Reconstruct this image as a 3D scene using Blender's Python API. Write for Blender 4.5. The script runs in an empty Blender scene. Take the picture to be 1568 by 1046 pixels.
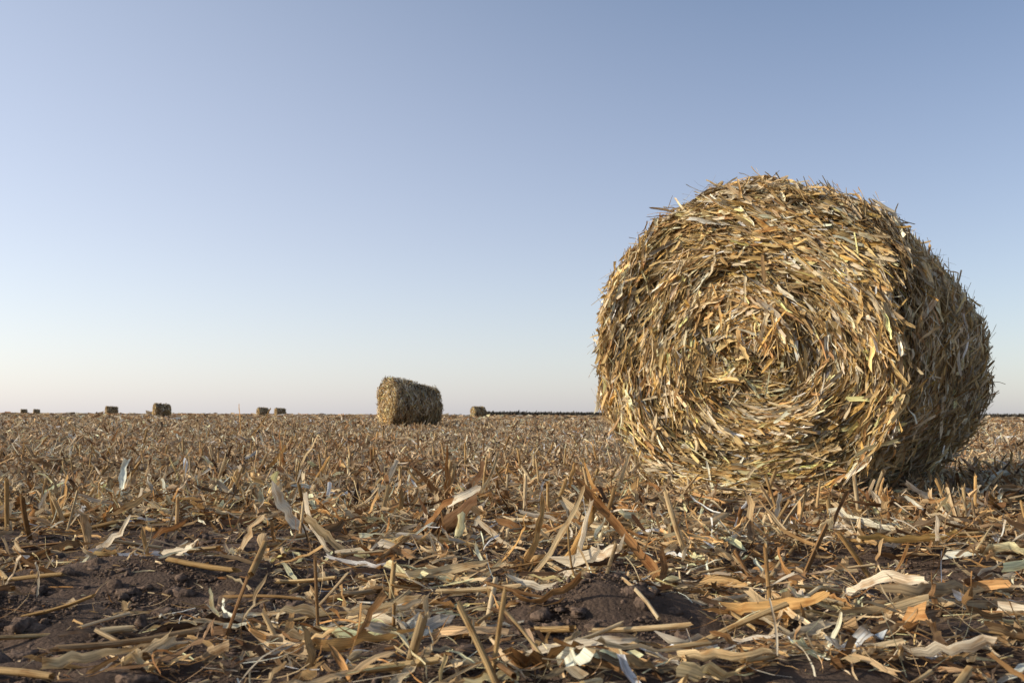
import bpy, math
import numpy as np
from mathutils import Matrix, Euler, Vector

rng = np.random.default_rng(11)
scene = bpy.context.scene

# ---------------------------------------------------------------- noise
def _h(ix, iy, s):
    n = (ix.astype(np.int64)*374761393 + iy.astype(np.int64)*668265263 + s*1442695041) & 0xffffffff
    n = ((n ^ (n >> 13))*1274126177) & 0xffffffff
    n = n ^ (n >> 16)
    return (n & 0xffffff)/float(0xffffff)
def vnoise(x, y, s=0):
    x = np.asarray(x, float); y = np.asarray(y, float)
    ix = np.floor(x); iy = np.floor(y); fx = x-ix; fy = y-iy
    fx = fx*fx*(3-2*fx); fy = fy*fy*(3-2*fy)
    ix = ix.astype(np.int64); iy = iy.astype(np.int64)
    a = _h(ix, iy, s); b = _h(ix+1, iy, s); c = _h(ix, iy+1, s); d = _h(ix+1, iy+1, s)
    return (a*(1-fx)+b*fx)*(1-fy)+(c*(1-fx)+d*fx)*fy
def fbm(x, y, s=0, o=3):
    t = 0; a = .5; k = 0
    for i in range(o):
        t = t+a*vnoise(x*2**i+i*17.3, y*2**i-i*9.1, s+i); k += a; a *= .5
    return t/k
def sstep(a, b, x):
    t = np.clip((x-a)/(b-a), 0, 1); return t*t*(3-2*t)

def H(x, y):
    x = np.asarray(x, float); y = np.asarray(y, float)
    r = np.sqrt(x*x+y*y)
    h = .085*(fbm(x*.55+3, y*1.0+1, 5, 3)-.5)
    h = h + .055*(fbm(x*2.6, y*3.1, 9, 2)-.5)*(1-sstep(8, 16, r))
    h = h + .10*(fbm(x*.03, y*.05, 21, 2)-.5)
    # soil humps in the foreground and a low ridge behind them
    h = h + .085*np.exp(-(((x-.19)/.18)**2+((y-2.08)/.15)**2))
    h = h + .065*np.exp(-(((x+.80)/.36)**2+((y-2.50)/.20)**2))
    h = h + .055*np.exp(-(((x+1.10)/.28)**2+((y-2.02)/.16)**2))
    h = h + .03*np.exp(-(((x+.1)/1.4)**2+((y-3.1)/.25)**2))
    m = np.exp(-(((x-1.5)/1.1)**2+((y-5.2)/1.15)**2)**2)
    return h*(1-m)
def heap(x, y):
    m = np.exp(-(((x-1.4)/1.3)**2+((y-5.0)/1.4)**2)**2)
    return .075*sstep(.44, .68, fbm(x*1.7+5, y*2.6, 61, 2))*(1-m)*sstep(1.8, 3.2, np.sqrt(x*x+y*y))

BARE = [(-.84, 2.28, .60, .42, 1.), (.20, 1.92, .34, .30, 1.), (-1.05, 1.74, .58, .38, 1.), (.02, 1.33, .52, .17, 1.),
        (-.60, 1.40, .46, .17, 1.), (-.4, 2.66, .27, .20, .95), (-1.35, 2.95, .42, .26, .9), (.56, 1.46, .24, .11, .9), (-.1, 3.25, .32, .2, .85),
        (-2.1, 3.5, .5, .26, .85), (1.0, 2.1, .2, .12, .7), (-.12, 1.68, .25, .08, .75), (.8, 3.25, .3, .18, .65), (.45, 2.5, .25, .14, .7)]
def bare(x, y):
    b = np.zeros_like(x)
    for (cx, cy, sx, sy, a) in BARE:
        wob = .75+.5*fbm(x*5+cx*7, y*5, 77, 2)
        b = np.maximum(b, a*np.exp(-((((x-cx)/sx)**2+((y-cy)/sy)**2)*wob**2)**1.8))
    n = fbm(x*1.3+40, y*2.0, 33, 3)
    b = np.maximum(b, .9*sstep(.54, .63, n))
    return b

# ---------------------------------------------------------------- mesh helpers
def make_mesh(name, V, F, mats=(), col=None, luv=None, smooth=False, parent=None):
    me = bpy.data.meshes.new(name)
    V = np.asarray(V, np.float32).reshape(-1, 3)
    F = np.asarray(F, np.int32)
    k = F.shape[1]
    me.vertices.add(len(V)); me.vertices.foreach_set("co", V.ravel())
    me.loops.add(F.size); me.loops.foreach_set("vertex_index", F.ravel())
    me.polygons.add(len(F))
    me.polygons.foreach_set("loop_start", np.arange(0, F.size, k, dtype=np.int32))
    me.polygons.foreach_set("loop_total", np.full(len(F), k, np.int32))
    if smooth: me.polygons.foreach_set("use_smooth", np.ones(len(F), bool))
    if col is not None:
        a = me.attributes.new("Col", 'FLOAT_COLOR', 'POINT')
        c = np.ones((len(V), 4), np.float32); c[:, :3] = col
        a.data.foreach_set("color", c.ravel())
    if luv is not None:
        a = me.attributes.new("luv", 'FLOAT_VECTOR', 'POINT')
        a.data.foreach_set("vector", np.asarray(luv, np.float32).ravel())
    me.update(); me.validate()
    for m in mats: me.materials.append(m)
    ob = bpy.data.objects.new(name, me)
    scene.collection.objects.link(ob)
    if parent: ob.parent = parent
    return ob

def nrm(v): return v/np.maximum(np.linalg.norm(v, axis=-1, keepdims=True), 1e-9)

def ribbons(P, T, N, L, W, curl, twist, fold, col, S=4, rag=.4, taper=None, crumple=.22):
    """leaf / husk strips: curved, folded, crumpled, ragged"""
    n = len(P)
    T = nrm(T); N = nrm(N-(N*T).sum(1, keepdims=True)*T); B = np.cross(N, T)
    cu = np.where(np.abs(curl) < 1e-3, 1e-3, curl)
    if taper is None: taper = np.where(rng.uniform(0, 1, n) < .2, rng.uniform(.05, .5, n), rng.uniform(.6, 1.15, n))
    V = np.zeros((n, S+1, 3, 3), np.float32); UV = np.zeros((n, S+1, 3, 3), np.float32)
    seed = rng.uniform(0, 100, n)
    sway = rng.normal(0, .2, n)
    for i in range(S+1):
        t = i/S-.5
        a = cu*t
        C = P+(L*np.sin(a)/cu)[:, None]*T+(L*(1-np.cos(a))/cu)[:, None]*N
        C = C+(sway*L*(t*t-.1)*.6+rng.normal(0, .5*crumple, n)*W)[:, None]*B+(rng.normal(0, crumple, n)*W)[:, None]*N
        Tl = np.cos(a)[:, None]*T+np.sin(a)[:, None]*N
        Nl = -np.sin(a)[:, None]*T+np.cos(a)[:, None]*N
        tw = twist*t
        Bl = np.cos(tw)[:, None]*B+np.sin(tw)[:, None]*Nl
        Nl2 = -np.sin(tw)[:, None]*B+np.cos(tw)[:, None]*Nl
        u = i/S
        w = W*(1-(1-taper)*u**1.5)*(1-.2*(1-u)**4)
        w = w*rng.uniform(.72, 1.2, n)
        fl = fold*rng.uniform(.5, 1.5, n)
        e = rag if i in (0, S) else rag*.2
        for j, sgn in enumerate((-1, 0, 1)):
            jit = rng.normal(0, 1, n)*W*e*(1.6 if (j == 1 and i in (0, S)) else 1)
            V[:, i, j] = C+(sgn*.5*w)[:, None]*Bl+(abs(sgn)*fl*w*.5)[:, None]*Nl2+jit[:, None]*Tl
            UV[:, i, j, 0] = sgn*.5*w; UV[:, i, j, 1] = L*u; UV[:, i, j, 2] = seed
    base = (np.arange(n)*(S+1)*3)[:, None]
    q = []
    for i in range(S):
        for j in range(2):
            o = i*3+j
            q.append([o, o+1, o+4, o+3])
    q = np.array(q)
    F = (base[:, :, None]+q[None]).reshape(-1, 4)
    C = np.repeat(col, (S+1)*3, axis=0)
    return V.reshape(-1, 3), F, C, UV.reshape(-1, 3)

def tubes(P, T, L, R, bend, col, S=3, K=7):
    n = len(P); T = nrm(T)
    up = np.tile([[.13, .2, .97]], (n, 1)); A = nrm(np.cross(T, up)); B = np.cross(A, T)
    V = np.zeros((n, S+1, K+1, 3), np.float32); UV = np.zeros((n, S+1, K+1, 3), np.float32)
    sd = rng.uniform(0, 100, n)
    for i in range(S+1):
        t = i/S-.5
        C = P+(L*t)[:, None]*T+(bend*L*t*t)[:, None]*B
        for k in range(K+1):
            a = 2*math.pi*k/K
            r = R*(1+.1*math.sin(3*a+i))
            jj = (rng.normal(0, 1.0, n)*R if i in (0, S) else 0*R)
            if k == K: V[:, i, k] = V[:, i, 0]
            else: V[:, i, k] = C+(r*math.cos(a))[:, None]*A+(r*.8*math.sin(a))[:, None]*B+jj[:, None]*T
            UV[:, i, k, 0] = R*a; UV[:, i, k, 1] = L*(i/S); UV[:, i, k, 2] = sd
    base = (np.arange(n)*(S+1)*(K+1))[:, None]
    q = []
    for i in range(S):
        for k in range(K):
            o = i*(K+1)+k; q.append([o, o+1, o+K+2, o+K+1])
    F = (base[:, :, None]+np.array(q)[None]).reshape(-1, 4)
    return V.reshape(-1, 3), F, np.repeat(col, (S+1)*(K+1), axis=0), UV.reshape(-1, 3)

def merge(parts):
    Vs, Fs, Cs, Us = [], [], [], []; o = 0
    for V, F, C, U in parts:
        Vs.append(V); Fs.append(F+o); Cs.append(C); Us.append(U); o += len(V)
    return np.concatenate(Vs), np.concatenate(Fs), np.concatenate(Cs), np.concatenate(Us)

def palette(n, cols, wts, var=.16):
    cols = np.array(cols); w = np.array(wts, float); w /= w.sum()
    i = rng.choice(len(cols), n, p=w)
    j = rng.choice(len(cols), n, p=w)
    m = rng.uniform(0, .45, n)[:, None]
    c = cols[i]*(1-m)+cols[j]*m
    c = c*np.exp(rng.normal(0, var, n))[:, None]
    return np.clip(c, .01, .78)

GROUND_PAL = ([(.70, .55, .34), (.56, .36, .16), (.45, .24, .09), (.25, .13, .055), (.10, .056, .032), (.76, .68, .54), (.60, .45, .26)],
              [.23, .16, .15, .15, .13, .12, .19])
BALE_PAL = ([(.66, .49, .23), (.68, .58, .40), (.60, .38, .12), (.30, .19, .085), (.78, .71, .57), (.44, .31, .15), (.48, .27, .12)],
            [.28, .21, .16, .12, .12, .14, .05])

# ---------------------------------------------------------------- materials
def new_mat(name):
    m = bpy.data.materials.new(name); m.use_nodes = True
    nt = m.node_tree; nt.nodes.clear()
    return m, nt, nt.nodes, nt.links

def leaf_material(name, transl=.22):
    m, nt, N, Lk = new_mat(name)
    out = N.new('ShaderNodeOutputMaterial')
    at = N.new('ShaderNodeAttribute'); at.attribute_name = 'Col'
    uv = N.new('ShaderNodeAttribute'); uv.attribute_name = 'luv'
    mp = N.new('ShaderNodeMapping'); mp.inputs['Scale'].default_value = (420, 9, 1)
    Lk.new(uv.outputs['Vector'], mp.inputs['Vector'])
    n1 = N.new('ShaderNodeTexNoise'); n1.inputs['Scale'].default_value = 1; n1.inputs['Detail'].default_value = 2
    Lk.new(mp.outputs[0], n1.inputs['Vector'])
    mp2 = N.new('ShaderNodeMapping'); mp2.inputs['Scale'].default_value = (60, 22, 1)
    Lk.new(uv.outputs['Vector'], mp2.inputs['Vector'])
    n2 = N.new('ShaderNodeTexNoise'); n2.inputs['Scale'].default_value = 1; n2.inputs['Detail'].default_value = 4
    Lk.new(mp2.outputs[0], n2.inputs['Vector'])
    r1 = N.new('ShaderNodeMapRange'); r1.inputs[1].default_value = .3; r1.inputs[2].default_value = .7
    r1.inputs[3].default_value = .58; r1.inputs[4].default_value = 1.28
    Lk.new(n1.outputs['Fac'], r1.inputs[0])
    r2 = N.new('ShaderNodeMapRange'); r2.inputs[1].default_value = .5; r2.inputs[2].default_value = .68
    r2.inputs[3].default_value = 0; r2.inputs[4].default_value = .8
    Lk.new(n2.outputs['Fac'], r2.inputs[0])
    mul = N.new('ShaderNodeMix'); mul.data_type = 'RGBA'; mul.blend_type = 'MULTIPLY'; mul.inputs['Factor'].default_value = 1
    Lk.new(at.outputs['Color'], mul.inputs['A']); Lk.new(r1.outputs[0], mul.inputs['B'])
    st = N.new('ShaderNodeMix'); st.data_type = 'RGBA'; st.blend_type = 'MULTIPLY'
    Lk.new(r2.outputs[0], st.inputs['Factor']); Lk.new(mul.outputs['Result'], st.inputs['A'])
    st.inputs['B'].default_value = (.58, .42, .28, 1)
    bp = N.new('ShaderNodeBump'); bp.inputs['Strength'].default_value = .8; bp.inputs['Distance'].default_value = .002
    Lk.new(n1.outputs['Fac'], bp.inputs['Height'])
    p = N.new('ShaderNodeBsdfPrincipled'); p.inputs['Roughness'].default_value = .72
    p.inputs['Specular IOR Level'].default_value = .15
    Lk.new(st.outputs['Result'], p.inputs['Base Color']); Lk.new(bp.outputs[0], p.inputs['Normal'])
    tr = N.new('ShaderNodeBsdfTranslucent'); Lk.new(st.outputs['Result'], tr.inputs['Color'])
    mx = N.new('ShaderNodeMixShader'); mx.inputs[0].default_value = transl
    Lk.new(p.outputs[0], mx.inputs[1]); Lk.new(tr.outputs[0], mx.inputs[2]); Lk.new(mx.outputs[0], out.inputs[0])
    return m

def soil_material():
    m, nt, N, Lk = new_mat('soil_with_residue')
    out = N.new('ShaderNodeOutputMaterial'); p = N.new('ShaderNodeBsdfPrincipled')
    p.inputs['Roughness'].default_value = .95; p.inputs['Specular IOR Level'].default_value = .1
    tc = N.new('ShaderNodeTexCoord')
    n1 = N.new('ShaderNodeTexNoise'); n1.inputs['Scale'].default_value = 9; n1.inputs['Detail'].default_value = 8; n1.inputs['Roughness'].default_value = .7
    Lk.new(tc.outputs['Object'], n1.inputs['Vector'])
    cr = N.new('ShaderNodeValToRGB'); e = cr.color_ramp.elements
    e[0].position = .3; e[0].color = (.062, .045, .036, 1); e[1].position = .72; e[1].color = (.20, .14, .105, 1)
    Lk.new(n1.outputs['Fac'], cr.inputs[0])
    n3 = N.new('ShaderNodeTexNoise'); n3.inputs['Scale'].default_value = 2.2; n3.inputs['Detail'].default_value = 9; n3.inputs['Roughness'].default_value = .75
    Lk.new(tc.outputs['Object'], n3.inputs['Vector'])
    c2 = N.new('ShaderNodeValToRGB'); e = c2.color_ramp.elements
    e[0].position = .38; e[0].color = (.14, .082, .042, 1); e[1].position = .64; e[1].color = (.48, .35, .21, 1)
    Lk.new(n3.outputs['Fac'], c2.inputs[0])
    at = N.new('ShaderNodeAttribute'); at.attribute_name = 'Col'
    mx = N.new('ShaderNodeMix'); mx.data_type = 'RGBA'
    Lk.new(at.outputs['Fac'], mx.inputs['Factor']); Lk.new(cr.outputs[0], mx.inputs['A']); Lk.new(c2.outputs[0], mx.inputs['B'])
    Lk.new(mx.outputs['Result'], p.inputs['Base Color'])
    v = N.new('ShaderNodeTexVoronoi'); v.inputs['Scale'].default_value = 110; Lk.new(tc.outputs['Object'], v.inputs['Vector'])
    n4 = N.new('ShaderNodeTexNoise'); n4.inputs['Scale'].default_value = 45; n4.inputs['Detail'].default_value = 8; n4.inputs['Roughness'].default_value = .75
    Lk.new(tc.outputs['Object'], n4.inputs['Vector'])
    vm = N.new('ShaderNodeMath'); vm.operation = 'MULTIPLY'; vm.inputs[1].default_value = .4; Lk.new(v.outputs['Distance'], vm.inputs[0])
    ad = N.new('ShaderNodeMath'); ad.operation = 'SUBTRACT'; Lk.new(n4.outputs['Fac'], ad.inputs[0]); Lk.new(vm.outputs[0], ad.inputs[1])
    bp = N.new('ShaderNodeBump'); bp.inputs['Strength'].default_value = 1; bp.inputs['Distance'].default_value = .02
    Lk.new(ad.outputs[0], bp.inputs['Height']); Lk.new(bp.outputs[0], p.inputs['Normal'])
    Lk.new(p.outputs[0], out.inputs[0])
    return m

def plain_noise(name, c0, c1, scale=30, bump=.02):
    m, nt, N, Lk = new_mat(name)
    out = N.new('ShaderNodeOutputMaterial'); p = N.new('ShaderNodeBsdfPrincipled')
    p.inputs['Roughness'].default_value = .95; p.inputs['Specular IOR Level'].default_value = .1
    tc = N.new('ShaderNodeTexCoord'); n1 = N.new('ShaderNodeTexNoise'); n1.inputs['Scale'].default_value = scale
    n1.inputs['Detail'].default_value = 6
    Lk.new(tc.outputs['Object'], n1.inputs['Vector'])
    cr = N.new('ShaderNodeValToRGB'); e = cr.color_ramp.elements
    e[0].position = .35; e[0].color = (*c0, 1); e[1].position = .68; e[1].color = (*c1, 1)
    Lk.new(n1.outputs['Fac'], cr.inputs[0]); Lk.new(cr.outputs[0], p.inputs['Base Color'])
    bp = N.new('ShaderNodeBump'); bp.inputs['Distance'].default_value = bump; Lk.new(n1.outputs['Fac'], bp.inputs['Height'])
    Lk.new(bp.outputs[0], p.inputs['Normal']); Lk.new(p.outputs[0], out.inputs[0])
    return m

M_leaf = leaf_material('dry_corn_leaf', .25)
M_straw = leaf_material('bale_straw', .12)
M_soil = soil_material()
M_clod = plain_noise('soil_clod', (.068, .05, .04), (.20, .14, .105), 90, .01)
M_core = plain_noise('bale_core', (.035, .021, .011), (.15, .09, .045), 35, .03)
M_tree = plain_noise('far_foliage', (.07, .065, .055), (.11, .10, .085), .3, .1)  # foliage colour greyed, distance haze mixed into it

# ---------------------------------------------------------------- ground sheet
nx = 820; a0 = 1.3; k = math.asinh(3000/a0)
u = np.linspace(-1, 1, nx)
gx = a0*np.sinh(k*u); gy = 2.0+a0*np.sinh(k*u)
X, Y = np.meshgrid(gx, gy)
Z = H(X, Y)
R = np.sqrt(X*X+Y*Y)
Z = Z + .036*(fbm(X*11, Y*11, 71, 2)-.5)*(1-sstep(3, 5, R))
V = np.stack([X, Y, Z], -1).reshape(-1, 3)
ii = np.arange(nx*nx).reshape(nx, nx)
F = np.stack([ii[:-1, :-1], ii[:-1, 1:], ii[1:, 1:], ii[1:, :-1]], -1).reshape(-1, 4)
cov = sstep(4, 14, R).reshape(-1)
make_mesh('ground', V, F, [M_soil], col=np.repeat(cov[:, None], 3, 1), smooth=True)

# ---------------------------------------------------------------- corn residue
def scatter(n, r0, r1, half=42):
    r = np.sqrt(rng.uniform(r0*r0, r1*r1, n)); a = np.radians(rng.uniform(-half, half, n))
    return r*np.sin(a), r*np.cos(a)
def in_bale(x, y):
    dx = x-1.14; dy = y-4.9
    s = dx*.588+dy*.809; q = dx*.809-dy*.588
    return (s > .02) & (s < 1.45) & (np.abs(q) < .42)

def litter(dens, r0, r1, Lr, Wr, S, pit=14, steep=.12, zs=.02, keepbare=True, fold=.45, bfac=.95, pal=GROUND_PAL, hp=1., roll=48):
    area = math.radians(84)*.5*(r1*r1-r0*r0)
    n = int(area*dens)
    x, y = scatter(n, r0, r1)
    b = bare(x, y) if keepbare else np.zeros(n)
    thick = .20+1.35*fbm(x*.9, y*1.5, 90, 3)
    keep = (rng.uniform(0, 1, n) > b*bfac) & ~in_bale(x, y) & (rng.uniform(0, 1.1, n) < thick)
    x, y, b = x[keep], y[keep], b[keep]; n = len(x)
    L = np.exp(rng.uniform(math.log(Lr[0]), math.log(Lr[1]), n)); W = Wr[0]+(Wr[1]-Wr[0])*rng.uniform(0, 1, n)**1.9
    W = np.minimum(W, L*.32)
    a = rng.uniform(0, 2*math.pi, n)
    p = np.radians(rng.normal(0, pit, n))
    nb = 1-.7*np.exp(-(((x-1.3)/1.0)**2+((y-4.5)/.8)**2))     # flattened by the bale
    st = rng.uniform(0, 1, n) < steep*(1-b*.6)*nb
    p = np.where(st, np.radians(rng.uniform(22, 72, n)), p)
    L = np.where(st & (L > .13), L*.6, L)
    T = np.stack([np.cos(a)*np.cos(p), np.sin(a)*np.cos(p), np.sin(p)], 1)
    side = nrm(np.cross(T, np.array([0, 0, 1.]))); N0 = np.cross(side, T)
    ro = np.radians(rng.normal(0, roll, n)); N = np.cos(ro)[:, None]*N0+np.sin(ro)[:, None]*side
    z = H(x, y)+np.abs(rng.normal(0, zs, n))*(1-b*.8)+.5*L*np.abs(np.sin(p))*np.where(st, .92, .6)+W*.25*np.abs(np.sin(ro))
    if r0 < 12: z = z+heap(x, y)*rng.uniform(0, 1, n)**.6*(1-b)*hp
    col = palette(n, *pal, var=.32)
    hue = fbm(x*.7+9, y*1.1, 55, 2)[:, None]
    col = col*(1+(hue-.5)*np.array([[.5, .7, .9]]))
    if r0 > 4:
        tone = (.62+.66*fbm(x*.5+3, y*.9, 57, 3))[:, None]      # patchy field further out
        col = (col*.85+col.mean(1, keepdims=True)*.15)*tone
    return ribbons(np.stack([x, y, z], 1), T, N, L, W, rng.normal(0, .65, n), rng.normal(0, 1.0, n),
                   np.abs(rng.normal(0, fold, n))+.05, col, S)
def stalks(dens, r0, r1, Lr, Rr, steep=.06):
    n = int(math.radians(84)*.5*(r1*r1-r0*r0)*dens)
    x, y = scatter(n, r0, r1); kp = ~in_bale(x, y); x, y = x[kp], y[kp]; n = len(x)
    L = rng.uniform(*Lr, n); Rr_ = rng.uniform(*Rr, n); a = rng.uniform(0, 6.283, n)
    p = np.radians(rng.normal(3, 7, n)); st = rng.uniform(0, 1, n) < steep
    p = np.where(st, np.radians(rng.uniform(40, 85, n)), p); L = np.where(st, np.clip(L, .08, .17), L)
    T = np.stack([np.cos(a)*np.cos(p), np.sin(a)*np.cos(p), np.sin(p)], 1)
    z = H(x, y)+Rr_+np.abs(rng.normal(0, .012, n))+.5*L*np.abs(np.sin(p))*.8+heap(x, y)*.6
    return tubes(np.stack([x, y, z], 1), T, L, Rr_, rng.normal(0, .08, n),
                 palette(n, [(.58, .42, .21), (.48, .31, .13), (.66, .53, .33), (.28, .16, .07)], [.3, .3, .25, .15]))

parts = [
    litter(100, .85, 3.0, (.12, .26), (.014, .034), 9, pit=8, steep=.05, bfac=1., zs=.016, roll=42),
    litter(380, .85, 2.6, (.06, .18), (.007, .026), 7, pit=10, steep=.07, bfac=1., zs=.014, roll=44),
    litter(650, .85, 2.6, (.03, .11), (.003, .014), 5, pit=14, steep=.10, bfac=.985, zs=.012),
    litter(1000, .85, 3.2, (.04, .16), (.0015, .005), 5, pit=10, steep=.08, bfac=.95, zs=.014),
    litter(1700, .85, 3.2, (.008, .035), (.0015, .005), 2, pit=20, zs=.008, bfac=.88),
    litter(60, 3.0, 7, (.12, .28), (.014, .036), 7, pit=12, steep=.18, bfac=1., zs=.02),
    litter(470, 2.6, 5.5, (.06, .20), (.007, .028), 5, pit=14, steep=.14, bfac=1.),
    litter(1000, 2.6, 5.5, (.03, .11), (.004, .015), 4, pit=18, steep=.17),
    litter(900, 3.2, 6.0, (.04, .16), (.002, .006), 4, pit=15, steep=.15),
    litter(260, 4.2, 8, (.06, .19), (.008, .028), 4, pit=18, steep=.28, bfac=1.),
    litter(900, 5.5, 11, (.035, .15), (.005, .023), 3, pit=18, steep=.22, keepbare=False),
    litter(250, 11, 22, (.06, .20), (.014, .034), 2, pit=20, steep=.22, keepbare=False, zs=.025),
    litter(40, 22, 52, (.10, .32), (.03, .07), 2, pit=20, steep=.22, keepbare=False, zs=.03),
    litter(3.2, 52, 150, (.3, .7), (.07, .2), 1, pit=12, steep=.0, keepbare=False, zs=.03),
    litter(.16, 150, 500, (1., 2.4), (.2, .6), 1, pit=4, steep=.0, keepbare=False, zs=.04),
    litter(.35, 8, 30, (.25, .40), (.012, .028), 5, pit=70, steep=0, keepbare=False, zs=.01),
    stalks(26, .9, 3.5, (.05, .22), (.003, .008), .16),
    stalks(26, 3.5, 10, (.06, .24), (.004, .010), .35),
    stalks(2.2, 10, 30, (.12, .35), (.006, .011), .5),
]
# individually placed larger leaves and stalks
PALE = (.72, .63, .48); ORG = (.56, .34, .13); BRN = (.30, .155, .06); DRK = (.16, .09, .045); STR = (.64, .49, .28)
hero = [ # base xyz(rel ground), tip xyz, width, curl, colour
 ((.05, 2.57, .0), (.18, 2.60, .20), .022, .5, STR), ((.03, 2.72, .0), (.09, 2.8, .17), .030, -.5, ORG),
 ((.38, 2.60, .01), (.22, 2.75, .20), .036, 1.2, BRN), ((.24, 2.75, .20), (.17, 2.9, .03), .030, -.8, ORG),
 ((.16, 2.65, 0), (.20, 2.6, .18), .020, .2, PALE), ((-.02, 2.8, 0), (.05, 2.7, .13), .026, .8, ORG),
 ((.46, 4.6, 0), (.54, 4.7, .19), .030, .4, STR), ((.40, 4.6, 0), (.36, 4.7, .15), .030, .9, ORG),
 ((-.28, 4.5, 0), (-.30, 4.5, .25), .050, .5, BRN), ((-.24, 4.5, 0), (-.11, 4.5, .19), .06, 1.3, DRK),
 ((-.30, 4.5, 0), (-.42, 4.5, .17), .05, -.9, BRN), ((-.22, 4.6, 0), (-.22, 4.6, .29), .03, .3, ORG),
 ((-.18, 4.4, 0), (-.05, 4.4, .22), .025, .9, STR), ((-.35, 4.5, 0), (-.35, 4.5, .20), .03, -.5, DRK),
 ((-1.48, 6.6, 0), (-1.55, 6.6, .32), .05, .5, BRN), ((-1.45, 6.6, 0), (-1.28, 6.6, .26), .03, .4, STR),
 ((-1.62, 6.5, 0), (-1.48, 6.5, .17), .05, 1.1, ORG),
 ((.16, 2.5, .03), (.26, 2.42, .085), .075, .9, PALE), ((-.27, 1.92, .03), (-.17, 1.80, .03), .040, -.7, PALE),
 ((-.32, 1.68, .02), (-.17, 1.70, .035), .034, .6, ORG), ((-.30, 1.95, .03), (-.22, 1.82, .04), .02, -.3, STR),
 ((.98, 2.75, .05), (1.18, 2.72, .06), .036, .4, (.66, .43, .15)), ((-.26, 3.3, .0), (-.15, 3.1, .14), .07, 1.0, DRK),
 ((-.32, 3.3, 0), (-.22, 3.2, .13), .06, -.8, BRN), ((-.55, 3.0, 0), (-.62, 3.0, .14), .03, .4, PALE),
 ((-.50, 3.0, 0), (-.58, 2.9, .11), .035, -.6, STR), ((-.72, 3.4, 0), (-.80, 3.4, .12), .05, .8, PALE),
 ((-1.2, 2.9, 0), (-1.10, 2.9, .10), .045, .8, PALE), ((-1.05, 2.1, .01), (-1.0, 2.05, .07), .014, .3, PALE),
 ((-.98, 2.1, .01), (-.96, 2.05, .07), .010, .3, PALE), ((-.86, 2.6, .01), (-.77, 2.5, .05), .035, .9, PALE),
 ((.62, 1.9, .02), (.74, 1.85, .05), .03, .6, STR),
 ((.46, 2.0, .02), (.58, 1.9, .06), .035, .8, ORG), ((.7, 2.1, .02), (.78, 1.98, .07), .035, -.8, PALE),
 ((.95, 1.9, .02), (1.02, 1.8, .05), .035, .8, PALE), ((.27, 1.55, .02), (.36, 1.48, .04), .03, .5, STR),
 ((-.70, 1.55, .02), (-.58, 1.58, .04), .03, .6, STR), ((.05, 1.65, .02), (.17, 1.63, .04), .025, -.5, PALE),
 ((.62, 1.6, .02), (.70, 1.52, .05), .035, .9, PALE), ((-.22, 2.36, .03), (-.08, 2.40, .05), .035, .8, STR),
 ((-3.7, 13.6, 0), (-3.72, 13.6, .48), .03, .3, ORG), ((-3.6, 13.6, 0), (-3.3, 13.6, .42), .03, .5, ORG),
 ((-1.1, 5.5, 0), (-1.0, 5.4, .16), .04, .6, ORG), ((-2.1, 5.2, 0), (-2.15, 5.2, .16), .05, -.6, PALE),
 ((.30, 5.2, 0), (.33, 5.2, .15), .04, .5, ORG), ((-.7, 5.2, 0), (-.6, 5.2, .16), .04, .7, PALE), ((.95, 3.7, 0), (1.0, 3.7, .13), .035, .7, PALE),
 ((1.5, 3.9, 0), (1.42, 3.9, .10), .035, .7, PALE), ((.62, 3.6, 0), (.55, 3.6, .12), .04, -.7, STR), ((-1.9, 4.2, 0), (-1.85, 4.2, .15), .04, .7, ORG),
]
P, T, Nn, Lh, Wh, Cu, Co = [], [], [], [], [], [], []
for b, t, w, c, colr in hero:
    b = np.array(b); t = np.array(t)
    hh = float(H(b[0], b[1])+.4*heap(b[0], b[1]))
    b[2] += hh; t[2] += hh
    d = t-b; T.append(d); P.append((b+t)/2); Lh.append(np.linalg.norm(d)*1.15+.03); Wh.append(w); Cu.append(c); Co.append(colr)
    s = np.cross(d, [0, 0, 1.]); n0 = np.cross(s, d); s = s/np.linalg.norm(s); n0 = n0/np.linalg.norm(n0)
    Nn.append(n0*.55+s*rng.choice([-1, 1])*.8)
n = len(P)
parts.append(ribbons(np.array(P), np.array(T), np.array(Nn), np.array(Lh), np.array(Wh)*.85, np.array(Cu),
                     rng.normal(0, .9, n), rng.uniform(.25, .8, n), np.array(Co), 10, rag=.25, taper=rng.uniform(.2, .8, n), crumple=.12))
hs = [((.50, 2.83, 0), (.43, 2.83, .225), .009), ((-.16, 2.2, .03), (.02, 2.15, .05), .007), ((.14, 1.75, .03), (.30, 1.70, .05), .006),
      ((.6, 3.1, .03), (.8, 3.25, .05), .009)]
P = np.array([(np.array(a)+np.array(b))/2 for a, b, r in hs]); P[:, 2] += H(P[:, 0], P[:, 1])
D = np.array([np.array(b)-np.array(a) for a, b, r in hs])
parts.append(tubes(P, D, np.linalg.norm(D, axis=1), np.array([r for *_, r in hs]), np.full(len(hs), .05), np.array([STR]*len(hs)), S=5, K=9))
V, F, C, U = merge(parts)
make_mesh('corn_stubble', V, F, [M_leaf], col=C, luv=U, smooth=True)

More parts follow.
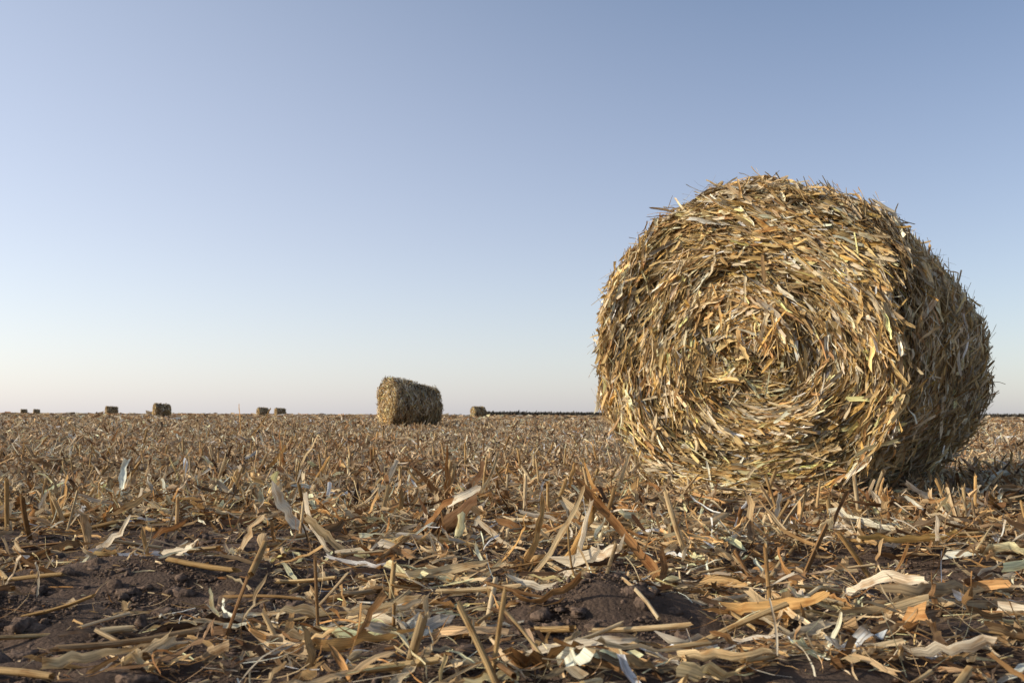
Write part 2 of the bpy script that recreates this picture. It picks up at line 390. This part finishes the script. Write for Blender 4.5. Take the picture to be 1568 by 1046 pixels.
# ---------------------------------------------------------------- soil clods
def ico(sub):
    import bmesh
    bm = bmesh.new(); bmesh.ops.create_icosphere(bm, subdivisions=sub, radius=1)
    v = np.array([w.co[:] for w in bm.verts]); f = np.array([[w.index for w in g.verts] for g in bm.faces]); bm.free()
    return v, f
def clods(n, sub, sr, r1):
    v, f = ico(sub)
    x, y = scatter(n*4, .9, r1)
    b = bare(x, y); kp = rng.uniform(0, 1, len(x)) < b*.9+.04; x, y = x[kp][:n], y[kp][:n]; n = len(x)
    s = sr[0]*(sr[1]/sr[0])**(rng.uniform(0, 1, n)**2.2)
    sc = s[:, None]*rng.uniform(.6, 1.4, (n, 3))*np.array([1, 1, .6])
    ph = rng.uniform(0, 6.28, (n, 3))[:, None, :]
    d = 1+.3*np.sin(v[None]*3.7+ph).sum(-1, keepdims=True)*.6+rng.normal(0, .16, (n, len(v), 1))
    W = v[None]*d*sc[:, None]+np.stack([x, y, H(x, y)+s*.05], 1)[:, None]
    return W.reshape(-1, 3), (f[None]+(np.arange(n)*len(v))[:, None, None]).reshape(-1, 3)
v1, f1 = clods(2200, 2, (.005, .024), 3.8); v2, f2 = clods(80000, 1, (.001, .006), 3.4)
make_mesh('soil_clods', np.concatenate([v1, v2]), np.concatenate([f1, f2+len(v1)]), [M_clod])

# ---------------------------------------------------------------- round bales
def bale(loc, ang, Rb, Lb, nf, ns, lr, wr, seed=0, taper=1., wide=1.03, S=3, lod=1., main=False):
    """loc: ground point under the centre of the near end, ang: heading of the axis from +Y towards +X"""
    root = bpy.data.objects.new('round_hay_bale', None); scene.collection.objects.link(root)
    root.empty_display_size = .5
    root.location = (loc[0], loc[1], float(H(loc[0], loc[1])) if len(loc) < 3 else loc[2])
    ax = np.array([math.sin(ang), math.cos(ang), 0.]); sd = np.array([math.cos(ang), -math.sin(ang), 0.]); up = np.array([0, 0, 1.])
    def prof(th, s):
        r = 1+.06*(vnoise(np.cos(th)*1.3+seed+5, np.sin(th)*1.3+s*1.2, 3)-.5)*2+.06*(vnoise(np.cos(th)*3+seed, np.sin(th)*3+s*3, 8)-.5)
        r = r*(1-(1-taper)*np.clip(s/Lb, 0, 1))
        if main:
            r = r*(1+.022*(1-sstep(.20, .38, s))-.035*np.exp(-((s-.42)/.09)**2)-.02*sstep(1.1, 1.5, s))
            r = r+.02*np.exp(-((th-math.pi/2)/.5)**2)
            r = r-.04*np.exp(-((th-2.45)/.14)**2)
        e = np.minimum(np.clip(s, 0, Lb), Lb-np.clip(s, 0, Lb))
        return r*(1-.045*np.exp(-e/.05))
    def pt(th, s, q=1., off=0.):
        r = Rb*prof(th, s)*q+off
        c = r*np.cos(th)*wide; h = r*np.sin(th)
        drop = Rb*.95*(1-(1-taper)*np.clip(s/Lb, 0, 1))   # the bale rests on the ground along its length
        hmin = -drop
        h = np.where(h < hmin, hmin+(h-hmin)*.15, h)
        c = c*(1+.05*np.clip(-np.sin(th), 0, 1))
        return s[..., None]*ax+c[..., None]*sd+(h+drop)[..., None]*up
    nt_, nsn = int(72*max(lod, .4)), int(22*max(lod, .4))
    ths = np.linspace(0, 2*math.pi, nt_, endpoint=False)
    rows = []
    for q in np.linspace(.02, .94, 12): rows.append(pt(ths, np.full(nt_, .05)-.05*(1-q*q)+.03*vnoise(ths*2, ths*0+q*9, 4), q))
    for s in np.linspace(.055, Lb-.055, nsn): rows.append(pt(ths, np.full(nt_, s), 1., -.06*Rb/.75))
    for q in np.linspace(.94, .02, 8): rows.append(pt(ths, np.full(nt_, Lb-.045), q))
    V = np.concatenate(rows); m = len(rows)
    ii = np.arange(m*nt_).reshape(m, nt_); jj = np.roll(ii, -1, 1)
    F = np.stack([ii[:-1], ii[1:], jj[1:], jj[:-1]], -1).reshape(-1, 4)
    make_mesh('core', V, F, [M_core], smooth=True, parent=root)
    prt = []
    def widths(n):
        w = wr[0]+(wr[1]-wr[0])*rng.uniform(0, 1, n)**1.6
        return np.where(rng.uniform(size=n) < .33, rng.uniform(wr[0]*.35, wr[0]*.9, n), w)
    def tan(th):
        return (-np.sin(th))[:, None]*sd*wide+np.cos(th)[:, None]*up
    for end in (0, 1):
        n = nf if end == 0 else int(nf*.5)
        q = np.sqrt(rng.uniform(0, 1, n)); th = rng.uniform(0, 2*math.pi, n)
        rr = q*Rb
        cx, cy = rr*np.cos(th), rr*np.sin(th)
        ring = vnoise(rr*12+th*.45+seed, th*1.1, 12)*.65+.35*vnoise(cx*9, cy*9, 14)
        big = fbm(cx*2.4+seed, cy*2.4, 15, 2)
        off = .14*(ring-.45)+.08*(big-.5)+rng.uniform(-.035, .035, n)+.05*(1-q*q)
        s = -off if end == 0 else Lb+off
        P = pt(th, s, q)
        out = -ax if end == 0 else ax
        L = np.exp(rng.uniform(math.log(lr[0]), math.log(lr[1]), n)); W = widths(n)
        L = np.minimum(L, .07+rr*.8)
        t0 = tan(th); rad = np.cos(th)[:, None]*sd+np.sin(th)[:, None]*up
        swirl = 1.1*(vnoise(cx*3.3+7, cy*3.3+seed, 44)-.5)
        mess = swirl+rng.normal(0, .27, n)+np.where(q < .3, rng.normal(0, 1.3, n), 0)
        wild = rng.uniform(size=n) < .13
        mess = mess+np.where(wild, rng.normal(0, 1.2, n), 0)
        T = t0+mess[:, None]*rad+rng.normal(0, .22, n)[:, None]*out
        T = T*np.where(rng.uniform(size=n) < .5, 1, -1)[:, None]
        st = rng.uniform(size=n) < .06
        T = T+np.where(st, rng.uniform(.4, 1.2, n), 0)[:, None]*out
        N = out[None]+rng.normal(0, .7, n)[:, None]*rad+.12*rad
        col = palette(n, *BALE_PAL, var=.28)*(.46+.98*ring)[:, None]  # deeper-set straw coloured darker: shade of the gaps put into the colour
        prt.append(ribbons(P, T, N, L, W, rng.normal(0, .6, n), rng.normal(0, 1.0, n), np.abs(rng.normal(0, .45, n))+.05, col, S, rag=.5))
    n = ns
    th = rng.uniform(0, 2*math.pi, n); s = rng.uniform(-.015, Lb+.015, n)
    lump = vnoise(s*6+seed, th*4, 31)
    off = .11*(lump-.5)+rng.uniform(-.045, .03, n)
    P = pt(th, s, 1., off*Rb/.75)
    rad = nrm(np.cos(th)[:, None]*sd+np.sin(th)[:, None]*up)
    L = np.exp(rng.uniform(math.log(lr[0]), math.log(lr[1]), n)); W = widths(n)
    k_ = 1. if main else .5
    T = tan(th)*np.where(rng.uniform(size=n) < .8, 1, -1)[:, None]+rng.normal(0, .55, n)[:, None]*ax+rng.normal(0, .2*k_, n)[:, None]*rad
    st = rng.uniform(size=n) < .14*k_
    T = T+np.where(st, rng.uniform(.3, 1.0, n), 0)[:, None]*rad
    N = rad+rng.normal(0, .6*k_, n)[:, None]*ax
    g = rng.uniform(0, .5, n)[:, None]
    col = palette(n, *BALE_PAL, var=.26); lum = col.mean(1, keepdims=True)
    col = (col*(1-g)+lum*np.array([[1.08, 1, .85]])*g)*((.86 if main else .50)+.5*lump)[:, None]  # side shading put into colour: main lifted like sky fill, others darkened, hollows darker
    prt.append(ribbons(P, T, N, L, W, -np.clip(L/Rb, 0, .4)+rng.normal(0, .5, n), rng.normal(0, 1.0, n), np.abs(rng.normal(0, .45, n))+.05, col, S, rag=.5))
    # loose ends hanging off the wrap
    n = int(ns*.085)
    th = rng.uniform(-.7, math.pi+.7, n); s = rng.uniform(-.02, Lb+.02, n)
    rad = nrm(np.cos(th)[:, None]*sd+np.sin(th)[:, None]*up)
    P = pt(th, s, 1., rng.uniform(.0, .05, n))
    T = tan(th)*np.where(rng.uniform(size=n) < .75, 1, -1)[:, None]+rng.normal(0, .5, n)[:, None]*ax+rng.uniform(.1, 1.0, n)[:, None]*rad
    L = rng.uniform(lr[1]*.3, lr[1]*.9, n); W = rng.uniform(wr[0]*.4, wr[1]*.6, n)
    prt.append(ribbons(P, T, rad+rng.normal(0, .5, n)[:, None]*ax, L, W, rng.normal(-.3, .8, n), rng.normal(0, 1, n), np.full(n, .3), palette(n, *BALE_PAL)*(1. if main else .8), S+1))  # loose ends of the smaller bales also darkened in colour for the shaded side
    V, F, C, U = merge(prt)
    V[:, 2] = np.maximum(V[:, 2], -.03)
    make_mesh('loose_straw', V, F, [M_straw], col=C, luv=U, smooth=True, parent=root)
    return root

bale((1.14, 4.9, -.01), math.radians(36), .776, 1.62, 13000, 32000, (.06, .25), (.005, .025), seed=1, main=True, S=5, wide=1.03)
bale((-3.72, 29.9), math.radians(62), .75, 1.5, 2600, 6500, (.08, .24), (.012, .036), seed=4, taper=.80)
for (x, y, a, sdd) in [(-40.8, 114, 58, 7), (-65.0, 160, 60, 9), (-43.2, 170, 58, 12), (-43.5, 184, 60, 14), (-5.2, 134, 62, 16),
                       (-147.5, 300, 60, 19), (-143.2, 299, 62, 23)]:
    bale((x, y), math.radians(a), .80, 1.65, 350, 900, (.2, .4), (.05, .1), seed=sdd, taper=.95, S=2, lod=.5)

# ---------------------------------------------------------------- far tree belt on the horizon
n = 14000
az = np.radians(rng.uniform(-1.8, 34, n)); r = rng.uniform(1450, 1480, n)
x = r*np.sin(az); y = r*np.cos(az)
top = 3.6+2.4*fbm(x*.02, x*0, 3, 4)
z = rng.uniform(0, 1, n)*top
T = rng.normal(0, 1, (n, 3)); N = rng.normal(0, 1, (n, 3))
V, F, C, U = ribbons(np.stack([x, y, z], 1), T, N, rng.uniform(1.5, 5, n), rng.uniform(.8, 2.2, n), rng.normal(0, .6, n),
                     rng.normal(0, .6, n), rng.uniform(.1, .5, n), np.tile([[.1, .09, .06]], (n, 1)), 2)
make_mesh('distant_tree_line', V, F, [M_tree])

# ---------------------------------------------------------------- light
SUN_EL = 22.; SUN_AZ = -99.   # azimuth measured from +Y towards +X
d = Vector((math.sin(math.radians(SUN_AZ))*math.cos(math.radians(SUN_EL)), math.cos(math.radians(SUN_AZ))*math.cos(math.radians(SUN_EL)), math.sin(math.radians(SUN_EL))))
sl = bpy.data.lights.new('sun', 'SUN'); sl.energy = 5.0; sl.angle = math.radians(.6); sl.color = (1, .87, .68)
so = bpy.data.objects.new('sun', sl); scene.collection.objects.link(so)
so.rotation_euler = d.to_track_quat('Z', 'Y').to_euler(); so.location = (-8, -3, 6)

w = bpy.data.worlds.new('World'); scene.world = w; w.use_nodes = True
nt = w.node_tree; nt.nodes.clear(); N = nt.nodes; Lk = nt.links
out = N.new('ShaderNodeOutputWorld'); bg = N.new('ShaderNodeBackground')
sky = N.new('ShaderNodeTexSky'); sky.sky_type = 'NISHITA'; sky.sun_disc = False
sky.sun_elevation = math.radians(SUN_EL); sky.sun_rotation = math.radians(SUN_AZ % 360)
sky.air_density = 1.0; sky.dust_density = 1.0; sky.ozone_density = 1.5; sky.altitude = 0
# atmospheric haze: whitens towards the horizon and towards the sun's side
geo = N.new('ShaderNodeTexCoord'); sep = N.new('ShaderNodeSeparateXYZ'); Lk.new(geo.outputs['Generated'], sep.inputs[0])
ramp = N.new('ShaderNodeValToRGB'); e = ramp.color_ramp.elements
e[0].position = 0; e[0].color = (.285, .285, .36, 1)
e[1].position = 1; e[1].color = (.03, .04, .05, 1)
for pos, c in ((.06, (.27, .26, .325)), (.17, (.205, .195, .26)), (.39, (.085, .10, .16)), (.6, (.04, .055, .09))):
    q = ramp.color_ramp.elements.new(pos); q.color = (*c, 1)
Lk.new(sep.outputs['Z'], ramp.inputs[0])
az = N.new('ShaderNodeMapRange'); az.interpolation_type = 'SMOOTHSTEP'
az.inputs[1].default_value = .45; az.inputs[2].default_value = -.75; az.inputs[3].default_value = 0; az.inputs[4].default_value = .24
Lk.new(sep.outputs['X'], az.inputs[0])
glow = N.new('ShaderNodeMix'); glow.data_type = 'RGBA'; glow.blend_type = 'MULTIPLY'; glow.inputs['Factor'].default_value = 1
Lk.new(az.outputs[0], glow.inputs['A']); glow.inputs['B'].default_value = (1, .96, .93, 1)
a1 = N.new('ShaderNodeMix'); a1.data_type = 'RGBA'; a1.blend_type = 'ADD'; a1.inputs['Factor'].default_value = 1
Lk.new(ramp.outputs[0], a1.inputs['A']); Lk.new(glow.outputs['Result'], a1.inputs['B'])
sc = N.new('ShaderNodeMix'); sc.data_type = 'RGBA'; sc.blend_type = 'MULTIPLY'; sc.inputs['Factor'].default_value = 1
Lk.new(a1.outputs['Result'], sc.inputs['A']); sc.inputs['B'].default_value = (10, 10, 10, 1)
a2 = N.new('ShaderNodeMix'); a2.data_type = 'RGBA'; a2.blend_type = 'ADD'; a2.inputs['Factor'].default_value = 1
Lk.new(sky.outputs[0], a2.inputs['A']); Lk.new(sc.outputs['Result'], a2.inputs['B'])
bg.inputs['Strength'].default_value = .10
Lk.new(a2.outputs['Result'], bg.inputs['Color']); Lk.new(bg.outputs[0], out.inputs['Surface'])

# ---------------------------------------------------------------- camera
cd = bpy.data.cameras.new('camera'); cam = bpy.data.objects.new('camera', cd); scene.collection.objects.link(cam)
cd.sensor_width = 36; cd.lens = 35; cd.clip_start = .05; cd.clip_end = 6000
cam.matrix_world = Matrix.Translation((0, 0, .385)) @ Euler((math.radians(90+4.24), 0, 0)).to_matrix().to_4x4() @ Matrix.Rotation(math.radians(.26), 4, 'Z')
cd.dof.use_dof = True; cd.dof.focus_distance = 4.0; cd.dof.aperture_fstop = 11
scene.camera = cam
scene.view_settings.view_transform = 'Standard'; scene.view_settings.look = 'None'; scene.view_settings.exposure = 0
